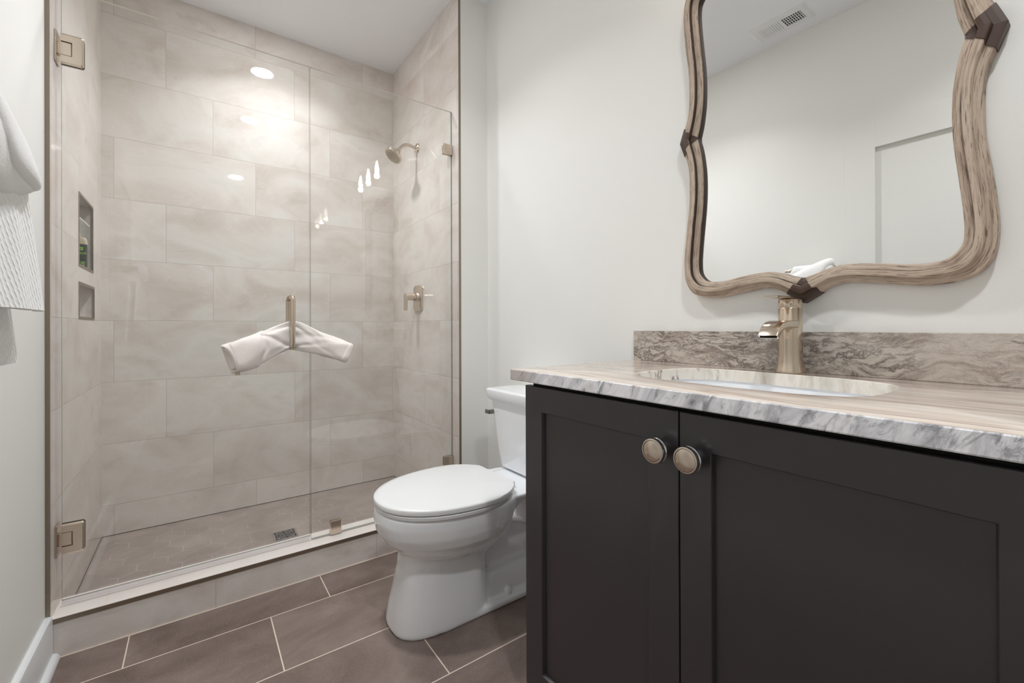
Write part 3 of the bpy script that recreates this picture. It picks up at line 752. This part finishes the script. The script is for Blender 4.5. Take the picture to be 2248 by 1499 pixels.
# seat + lid
b = bmesh.new(); loft(b, [egg(xf+.5, xb, w, z, p=2.15, wide=.60, n=72) for z, xf, xb, w in ((.4225, .006, .985, .214), (.425, .001, .990, .219), (.434, .0, .992, .220), (.4365, .003, .990, .217))])
part('seat', b, M_seat, TO, smooth=True)
def lid_ring(xf, xb, w, z, n=96):
    pts = egg(xf, xb+.03, w, z, n=n, p=2.15, wide=.60); out = []
    for x, y, zz in pts:
        out.append((min(x, xb), y, zz))
    return out
b = bmesh.new(); dome = lambda s: .4585+.010*(1-s*s)
rg = [lid_ring(.503, .985, .217, .4385), lid_ring(.498, .989, .221, .441), lid_ring(.497, .990, .222, .454), lid_ring(.500, .988, .219, .4583)]
for s in (.93, .85, .7, .5, .3, .12):
    rg.append([(.745+(x-.745)*s, Y0+(y-Y0)*s, dome(s)) for x, y, z in lid_ring(.500, .988, .219, 0)])
loft(b, rg); part('lid', b, M_seat, TO, smooth=True, sharp=50)
for s in (-1, 1):
    b = bmesh.new(); box(b, .985, 1.018, Y0+s*.075-.018, Y0+s*.075+.018, .421, .447, bev=.004); part('seat_hinge', b, M_seat, TO)
# tank
def tank_ring(z, xf, hw, r=.045, bulge=.012):
    pts = rrect(0, 0, (1.262-xf)/2, hw, r, 8); cx_ = (xf+1.262)/2
    out = []
    for x, y in pts:
        k = max(0, 1-(y/hw)**2); out.append((cx_+x-(bulge*k if x < 0 else 0), Y0+y, z))
    return out
b = bmesh.new(); tk = [(.425, 1.135, .130), (.428, 1.120, .150), (.436, 1.108, .160), (.50, 1.100, .172), (.60, 1.093, .186), (.70, 1.087, .198), (.738, 1.085, .201)]
loft(b, [tank_ring(z, xf, hw) for z, xf, hw in tk]); tank = part('tank', b, M_porc, TO, smooth=True)
b = bmesh.new(); tl = [(.728, 1.078, .208), (.7305, 1.074, .212), (.735, 1.072, .214), (.768, 1.066, .222), (.774, 1.068, .221), (.777, 1.075, .214), (.778, 1.10, .19)]
loft(b, [tank_ring(z, xf, hw, .040) for z, xf, hw in tl]); part('tank_lid', b, M_porc, TO, smooth=True, sharp=40)
b = bmesh.new(); box(b, 1.062, 1.072, Y0+.168, Y0+.200, .663, .681, bev=.002); lathe(b, [(.010, 0), (.010, .028)], (1.095, Y0+.172, .672), '-x', 16)
part('flush_lever', b, M_gray, TO)
b = bmesh.new(); lathe(b, [(.017, 0), (.017, .010), (.0155, .018), (.011, .024), (.004, .0265)], (.975, Y0-.100, .026), 'z', 20); part('bolt_cap', b, M_porc, TO, smooth=True, sharp=70)

# ------------------------------------------------------------------ vanity
VX, VY0, VY1 = .735, .006, .955      # door front plane, cabinet ends
CT, CB = .937, .9065                 # counter top/bottom
cab = thing('vanity_cabinet', (1.0, .48, 0), 'dark charcoal shaker vanity cabinet with two doors and round knobs', 'cabinet')
b = bmesh.new(); xa_, xb_, ya_, yb_ = VX+.021, XM-.002, VY0+.002, VY1-.002
for a in ((xa_, xb_, ya_, ya_+.018, .10, .893), (xa_, xb_, yb_-.018, yb_, .10, .893), (xa_, xb_, ya_+.018, yb_-.018, .10, .118), (xb_-.012, xb_, ya_+.018, yb_-.018, .118, .893),
          (xa_, xa_+.018, ya_+.018, yb_-.018, .855, .893), (xa_, xa_+.018, (ya_+yb_)/2-.02, (ya_+yb_)/2+.02, .118, .855), (VX+.09, VX+.105, VY0+.01, VY1-.01, 0, .10), (VX+.105, xb_, VY0+.01, VY0+.028, 0, .10), (VX+.105, xb_, VY1-.028, VY1-.01, 0, .10)): box(b, *a)
part('cabinet_body', b, M_cab, cab)
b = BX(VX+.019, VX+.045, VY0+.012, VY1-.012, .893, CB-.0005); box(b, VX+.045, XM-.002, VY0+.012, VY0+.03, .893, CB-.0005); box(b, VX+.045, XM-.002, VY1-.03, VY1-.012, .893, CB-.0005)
part('gap_shade_strip', b, M_dark, cab)  # near-black strip painted in for the shade between counter and doors
def shaker(y0, y1, z0=.075, z1=.8945, py0=None, py1=None, pz0=.137, pz1=.829):
    b = bmesh.new(); xf, xb = VX, VX+.0185; rec = .010
    box(b, xf+rec, xb, y0, y1, z0, z1)
    O = [(y0, z0), (y1, z0), (y1, z1), (y0, z1)]; I = [(py0, pz0), (py1, pz0), (py1, pz1), (py0, pz1)]
    e = .0012; s = .0025
    R = lambda P, x, d: [(x, (y+d if y == min(q[0] for q in P) else y-d), (z+d if z == min(q[1] for q in P) else z-d)) for y, z in P]
    rings = [R(O, xf+rec, 0), R(O, xf+e, 0), R(O, xf, e), R(I, xf, -e), R(I, xf+e, 0), R(I, xf+rec-.0005, s)]
    vr = [[b.verts.new(p) for p in r] for r in rings]
    for a, c in zip(vr, vr[1:]):
        for i in range(4): j = (i+1) % 4; b.faces.new((a[i], a[j], c[j], c[i]))
    return b
def knob(y, z, root):
    b = bmesh.new(); lathe(b, [(.0085, 0), (.0075, .003), (.0065, .010), (.0075, .014), (.014, .0175), (.0215, .0195), (.0235, .022), (.0215, .0245), (.0218, .0255), (.0243, .0275), (.0245, .031), (.0232, .0345)], (VX, y, z), '-x', 48)
    k = part('knob', b, M_chrome, root, smooth=True, sharp=50)
    b = bmesh.new(); lathe(b, [(.0232, .0345), (.0222, .0352), (.0205, .0352), (.0203, .0342), (.0200, .0342), (.0192, .0348), (.001, .0350)], (VX, y, z), '-x', 48)
    part('knob_face', b, M_nickelS, k, smooth=True, sharp=50)
d1 = part('door', shaker(.4835, VY1, py0=.5515, py1=.886), M_cab, cab); knob(.516, .818, d1)
d2 = part('door', shaker(VY0, .4805, py0=.0785, py1=.4185), M_cab, cab); knob(.4475, .817, d2)

# counter top with sink cut-out
CX0, CX1, CY0, CY1 = .716, XM-.001, -.034, .999
scx, scy, sa, sb = 1.004, .478, .166, .241
def sink_pt(a, k=1.0, p=3.6):
    c, s = math.cos(a), math.sin(a); q = (abs(c)**p+abs(s)**p)**(-1/p)
    return (scx+sa*k*c*q, scy+sb*k*s*q)
ang = [2*PI*i/96 for i in range(96)]
for cxx, cyy in ((CX0, CY0), (CX1, CY0), (CX1, CY1), (CX0, CY1)): ang.append(math.atan2(cyy-scy, cxx-scx) % (2*PI))
ang = sorted(set(round(a, 6) for a in ang))
def outer(a, ins=0):
    c, s = math.cos(a), math.sin(a); t = 1e9
    if abs(c) > 1e-9: t = min(t, ((CX1-ins-scx) if c > 0 else (CX0+ins-scx))/c)
    if abs(s) > 1e-9: t = min(t, ((CY1-ins-scy) if s > 0 else (CY0+ins-scy))/s)
    return (scx+c*t, scy+s*t)
b = bmesh.new(); e = .003
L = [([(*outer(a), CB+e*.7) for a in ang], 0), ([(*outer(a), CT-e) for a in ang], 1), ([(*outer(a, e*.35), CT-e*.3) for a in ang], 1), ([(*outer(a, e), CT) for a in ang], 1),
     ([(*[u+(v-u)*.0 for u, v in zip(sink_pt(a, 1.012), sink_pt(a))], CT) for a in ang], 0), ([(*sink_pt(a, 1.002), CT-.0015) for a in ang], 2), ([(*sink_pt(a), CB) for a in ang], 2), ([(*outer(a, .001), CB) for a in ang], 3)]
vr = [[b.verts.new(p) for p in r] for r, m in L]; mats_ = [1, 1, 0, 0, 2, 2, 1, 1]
for q in range(len(vr)):
    a_, c_ = vr[q], vr[(q+1) % len(vr)]
    for i in range(len(ang)):
        j = (i+1) % len(ang); f = b.faces.new((a_[i], a_[j], c_[j], c_[i])); f.material_index = mats_[q]
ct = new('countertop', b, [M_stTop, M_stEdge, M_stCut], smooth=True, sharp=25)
tag(ct, 'brown and cream streaked stone countertop with cool daylight painted into its front edge', 'countertop')
bs = new('backsplash', BX(XM-.021, XM-.001, CY0, CY1, CT, 1.0395, bev=.001), M_stSpl)
tag(bs, 'low stone backsplash strip with dark veins along the wall', 'backsplash')
# undermount basin
b = bmesh.new(); rings = []
for k, z in ((1.10, CB-.0005), (1.06, CB-.0005), (1.02, CB-.0005), (1.015, CB-.004), (1.0, CB-.03), (.97, CB-.07), (.90, CB-.105), (.72, CB-.125), (.4, CB-.135), (.09, CB-.139)):
    rings.append([(*sink_pt(2*PI*i/80, k, 3.6 if k > .9 else 2.6), z) for i in range(80)])
for k, z in ((.09, CB-.150), (.5, CB-.147), (.85, CB-.128), (1.0, CB-.09), (1.04, CB-.03), (1.10, CB-.012)):
    rings.append([(*sink_pt(2*PI*i/80, k, 3.4), z) for i in range(80)])
loft(b, rings+[rings[0]], False, False)
sk = new('sink_basin', b, M_porc, smooth=True, sharp=60); tag(sk, 'white ceramic basin set under the countertop opening', 'sink')
b = bmesh.new(); lathe(b, [(.018, CB-.142), (.023, CB-.137), (.024, CB-.1365), (.016, CB-.1345), (.001, CB-.134)], (scx, scy, 0), 'z', 24); new('sink_drain', b, M_chrome, parent=sk, smooth=True)

# ------------------------------------------------------------------ faucet
FX, FY = 1.213, .480
fa = thing('faucet', (FX, FY, CT), 'brushed nickel single handle faucet with flat curved spout behind the sink', 'faucet')
b = bmesh.new(); lathe(b, [(.0335, 0), (.034, .0015), (.033, .006), (.0300, .016), (.0278, .030), (.0267, .050), (.0262, .080), (.0262, .1615), (.0256, .1625)], (FX, FY, CT), 'z', 48); body = part('faucet_body', b, M_nickel, fa, smooth=True)
b = bmesh.new(); lathe(b, [(.0252, .162), (.0262, .1645), (.0264, .1655), (.0264, .183), (.0255, .1845)], (FX, FY, CT), 'z', 48); cap_ = part('handle_base', b, M_nickel, fa, smooth=True)
b = bmesh.new(); R = []
prof = [(FX+.026, .1845, .0195), (FX, .1850, .0195), (FX-.03, .1860, .0190), (FX-.07, .1872, .0180), (FX-.098, .1868, .0165), (FX-.106, .1855, .0155)]
loft(b, [[(x, FY-w, CT+z), (x, FY+w, CT+z), (x, FY+w*.98, CT+z+.0035), (x, FY-w*.98, CT+z+.0035)] for x, z, w in prof]); part('lever_handle', b, M_nickelH, fa)
b = bmesh.new(); lathe(b, [(.0015, 0), (.0015, .0006)], (FX-.0262, FY-.012, CT+.172), '-x', 8); part('set_screw', b, M_dark, cap_)
# spout: rectangular section swept along a curve
pts = smoothpath([(FX-.010, .1230), (FX-.055, .1232), (FX-.080, .1215), (FX-.100, .1145), (FX-.113, .1030), (FX-.121, .0905)], 6) if False else None
cl = [(FX-.005, .1225), (FX-.040, .1227), (FX-.066, .1222), (FX-.080, .1200), (FX-.092, .1160), (FX-.102, .1100), (FX-.110, .1030), (FX-.1155, .0965), (FX-.1190, .0920)]
b = bmesh.new(); rings = []
for i, (x, z) in enumerate(cl):
    a_ = cl[max(i-1, 0)]; c_ = cl[min(i+1, len(cl)-1)]; dx, dz = c_[0]-a_[0], c_[1]-a_[1]; q = math.hypot(dx, dz); nx, nz = -dz/q*-1, dx/q*-1
    th = .0090-.0028*i/8; w = .0235-.0018*i/8; r_ = .0018
    sec = rrect(0, 0, w, th, r_, 3)
    rings.append([(x+nx*v, FY+u, CT+z+nz*v) for u, v in sec])
loft(b, rings); sp = part('spout', b, M_nickelH, fa, smooth=True, sharp=40)
b = bmesh.new(); x, z = cl[-1]; loft(b, [[(x+dx_, FY+u, CT+z+dz_) for u, dx_, dz_ in ((-.019, -.003, -.0012), (.019, -.003, -.0012), (.019, .003, .0006), (-.019, .003, .0006))], [(x+dx_, FY+u, CT+z+dz_-.0012) for u, dx_, dz_ in ((-.019, -.003, -.0012), (.019, -.003, -.0012), (.019, .003, .0006), (-.019, .003, .0006))]])
part('spout_outlet', b, M_dark, sp)

# ------------------------------------------------------------------ mirror
MY, MZ = .463, 1.633
OQ = [(.345, 0), (.333, .034), (.3215, .066), (.3155, .100), (.3140, .148), (.3160, .210), (.3240, .275), (.3310, .345), (.3330, .395), (.3270, .440), (.3060, .474), (.2700, .4890), (.2210, .4925), (.1580, .4830), (.0920, .4745), (.0560, .4830), (.0270, .5010), (0, .518)]
IQ = [(.289, 0), (.2800, .034), (.2740, .070), (.2700, .110), (.2690, .160), (.2715, .215), (.2780, .280), (.2840, .345), (.2860, .385), (.2820, .417), (.2620, .440), (.2350, .4460), (.2000, .4450), (.1460, .4360), (.0900, .4320), (.0560, .4370), (.0260, .4480), (0, .4560)]
def resample(Q, n):
    P = smoothpath([(a, c, 0) for a, c in Q], 8); d = [0]
    for u, v in zip(P, P[1:]): d.append(d[-1]+(v-u).length)
    out = []
    for i in range(n+1):
        s = d[-1]*i/n; k = max(j for j in range(len(d)) if d[j] <= s+1e-9); k = min(k, len(P)-2)
        f = (s-d[k])/max(d[k+1]-d[k], 1e-9); out.append(P[k].lerp(P[k+1], min(f, 1)))
    return out
NQ = 56
# same parameter for both curves: index along key points
def param(Q, n):
    P = smoothpath([(a, c, 0) for a, c in Q], 4); m = len(P)-1
    return [P[int(round(i*m/n))] for i in range(n+1)]
OP, IP = param(OQ, 68), param(IQ, 68); NQ = 68
PROF = [(0, .003), (0, .0235), (.03, .0275), (.15, .0290), (.30, .0298), (.320, .0300), (.335, .0415), (.37, .0440), (.50, .0448), (.62, .0440), (.640, .0420), (.655, .0305), (.70, .0310), (.85, .0290), (.96, .0262), (.99, .0245), (1.0, .0220), (1.0, .004)]
mi = thing('wall_mirror', (XM, MY, MZ), 'large wall mirror in a curved weathered wood frame with dark corner blocks', 'mirror')
quads = [(-1, 1), (-1, -1), (1, -1), (1, 1)]     # (y sign, z sign)
for sy, sz in quads:
    b = bmesh.new(); uvl = b.loops.layers.uv.new('UVMap'); rows = []
    sd_, acc = random.random()*5, 0; us = []
    for i in range(NQ+1):
        if i: acc += (OP[i]-OP[i-1]).length
        us.append(acc)
    for i in range(NQ+1):
        o_, n_ = OP[i], IP[i]; row = []
        for s, hgt in PROF:
            a_, c_ = o_.x+(n_.x-o_.x)*s, o_.y+(n_.y-o_.y)*s
            row.append(b.verts.new((XM-hgt, MY+sy*a_, MZ+sz*c_)))
        rows.append(row)
    for i in range(NQ):
        for k in range(len(PROF)-1):
            f = b.faces.new((rows[i][k], rows[i][k+1], rows[i+1][k+1], rows[i+1][k]))
            f.material_index = 1 if k in (10, 16) else 0
            for lp, (ii, kk) in zip(f.loops, ((i, k), (i, k+1), (i+1, k+1), (i+1, k))):
                lp[uvl].uv = (us[ii]+sd_, PROF[kk][0]*.055+sd_*.3)
    part('wood_frame', b, [M_wood, M_woodshade], mi, smooth=True, sharp=28)
# joint blocks at the four points
def block(center_i, sy, sz, vertical):
    b = bmesh.new(); rows = []
    def walk(P, d, rev):
        """point at arc distance d from the tip"""
        Q = P[::-1] if rev else P; acc = 0
        for u, v in zip(Q, Q[1:]):
            L = (v-u).length
            if acc+L >= d: return u.lerp(v, (d-acc)/L)
            acc += L
        return Q[-1]
    m = 5; ks = [(-i, ) for i in range(m, 0, -1)]+[(0, )]+[(i, ) for i in range(1, m+1)]
    for (k, ) in ks:
        row = []
        for s, hgt in PROF:
            W_ = (.038*(1-min(s, 1))**.8+.0035)*(1.12 if s < .33 else .9 if s < .65 else .75)
            d = abs(k)/m*W_; o_, n_ = walk(OP, d, not vertical), walk(IP, d, not vertical)
            s_ = -.035+s*1.04; a_, c_ = o_.x+(n_.x-o_.x)*s_, o_.y+(n_.y-o_.y)*s_
            if vertical: yy, zz = sy*a_, c_*(1 if k <= 0 else -1)
            else: yy, zz = a_*(1 if k <= 0 else -1), sz*c_
            row.append((XM-hgt-.0018, MY+yy, MZ+zz))
        row.append((XM-.001, row[-1][1], row[-1][2])); row.insert(0, (XM-.001, row[0][1], row[0][2])); rows.append(row)
    loft(b, rows); return b
for v, (sy, sz) in ((True, (-1, 1)), (True, (1, 1)), (False, (1, -1)), (False, (1, 1))):
    part('corner_block', block(0, sy, sz, v), M_bronze, mi)
b = bmesh.new(); loop = []
for q, (sy, sz) in enumerate(quads):
    rng_ = range(NQ+1) if (sy*sz) < 0 else range(NQ, -1, -1)
    rng_ = list(rng_)
    for i in rng_:
        o_, n_ = OP[i], IP[i]; a_, c_ = o_.x+(n_.x-o_.x)*.93, o_.y+(n_.y-o_.y)*.93
        loop.append((sy*a_, sz*c_))
loop = sorted(set((round(a, 5), round(c, 5)) for a, c in loop), key=lambda p: math.atan2(p[1], p[0]))
# star-shaped about the centre: fan triangles
fr_ = []
for x in (XM-.0115, XM-.0075):
    cv = b.verts.new((x, MY, MZ)); rv = [b.verts.new((x, MY+a, MZ+c)) for a, c in loop]; fr_.append(rv)
    for i in range(len(rv)): b.faces.new((cv, rv[i], rv[(i+1) % len(rv)]))
for i in range(len(loop)): j = (i+1) % len(loop); b.faces.new((fr_[0][i], fr_[0][j], fr_[1][j], fr_[1][i]))
part('mirror_glass', b, M_mirror, mi)

# ------------------------------------------------------------------ vanity light above the mirror
vl = thing('vanity_light', (XM, .463, 2.42), 'three jar vanity light on a metal bar above the mirror', 'wall lamp')
b = bmesh.new(); box(b, XM-.022, XM-.0005, .463-.30, .463+.30, 2.385, 2.445, bev=.004); part('back_plate', b, M_nickelS, vl)
for k in (-1, 0, 1):
    yy = .463+k*.213; xx = 1.165
    b = bmesh.new(); tube(b, smoothpath([(XM-.02, yy, 2.415), (xx+.03, yy, 2.425), (xx, yy, 2.415)], 5), .007, 12); lathe(b, [(.008, 0), (.026, -.004), (.028, -.010), (.028, -.040), (.020, -.044)], (xx, yy, 2.415), 'z', 24); arm = part('lamp_arm', b, M_nickelS, vl, smooth=True)
    b = bmesh.new(); lathe(b, [(.030, 2.385), (.046, 2.372), (.052, 2.352), (.052, 2.245), (.0505, 2.245), (.0505, 2.352), (.0445, 2.371), (.029, 2.383)], (xx, yy, 0), 'z', 32); part('glass_jar', b, M_jar, vl, smooth=True)
    b = bmesh.new(); lathe(b, [(.008, 2.372), (.012, 2.35), (.018, 2.325), (.020, 2.305), (.016, 2.285), (.006, 2.276)], (xx, yy, 0), 'z', 20); part('bulb', b, M_bulb, arm, smooth=True)
    l = bpy.data.lights.new('bulb_light', 'POINT'); l.energy = .45; l.color = WARM; l.shadow_soft_size = .022
    o = bpy.data.objects.new('bulb_light', l); o.location = (xx, yy, 2.262); COL.objects.link(o)

# ------------------------------------------------------------------ ceiling lamps and air vent
for (x, y), lab in ((LAMP1, 'round white recessed ceiling light inside the shower'), (LAMP2, 'round white recessed ceiling light in front of the shower'), (FILL3, 'added fill light in the ceiling above the camera')):  # the third is the added fill lamp
    t_ = thing('recessed_light', (x, y, ZC), lab, 'ceiling light', 'recessed ceiling lights')
    b = bmesh.new(); lathe(b, [(.066, -.002), (.068, -.007), (.088, -.006), (.092, -.002), (.092, 0), (.066, 0)], (x, y, ZC), 'z', 40); part('light_trim', b, M_white, t_, smooth=True)
    b = bmesh.new(); lathe(b, [(.067, -.0005), (.067, -.006), (.001, -.006)], (x, y, ZC), 'z', 40); part('light_lens', b, M_lens, t_)
av = thing('air_vent', (-.205, 1.12, ZC), 'white rectangular ceiling air vent with two banks of louvres', 'vent')
b = bmesh.new(); vx0, vx1, vy0, vy1 = -.289, -.121, .975, 1.262; gx0, gx1, gy0, gy1 = -.248, -.162, 1.008, 1.228; zt = ZC-.0075
rings = [[(vx0, vy0, ZC), (vx1, vy0, ZC), (vx1, vy1, ZC), (vx0, vy1, ZC)], [(vx0+.002, vy0+.002, ZC-.003), (vx1-.002, vy0+.002, ZC-.003), (vx1-.002, vy1-.002, ZC-.003), (vx0+.002, vy1-.002, ZC-.003)],
         [(vx0+.014, vy0+.014, zt), (vx1-.014, vy0+.014, zt), (vx1-.014, vy1-.014, zt), (vx0+.014, vy1-.014, zt)], [(gx0, gy0, zt), (gx1, gy0, zt), (gx1, gy1, zt), (gx0, gy1, zt)], [(gx0, gy0, ZC-.0005), (gx1, gy0, ZC-.0005), (gx1, gy1, ZC-.0005), (gx0, gy1, ZC-.0005)]]
loft(b, rings, False, False); part('vent_frame', b, M_white, av)
part('vent_duct', BX(gx0, gx1, gy0, gy1, ZC-.0008, ZC-.0002), simple('duct_dark', lin(40, 38, 34), .8), av)
b = bmesh.new(); nb = 19; pitch_ = (gy1-gy0)/nb
for i in range(nb):
    y = gy0+(i+.5)*pitch_
    if i < 9: w, tl_ = .0018, .0
    else: w, tl_ = .0049, .0
    box(b, gx0, gx1, y-w, y+w, zt+.0003, zt+.002 if i >= 9 else zt+.003)
for i in range(1, 4):
    x = gx0+(gx1-gx0)*i/4
    box(b, x-.0022, x+.0022, gy0, gy0+9*pitch_, zt+.003, zt+.005)
box(b, gx0, gx1, gy0+8.6*pitch_, gy0+9.5*pitch_, zt, zt+.003)
part('vent_louvres', b, M_white, av)
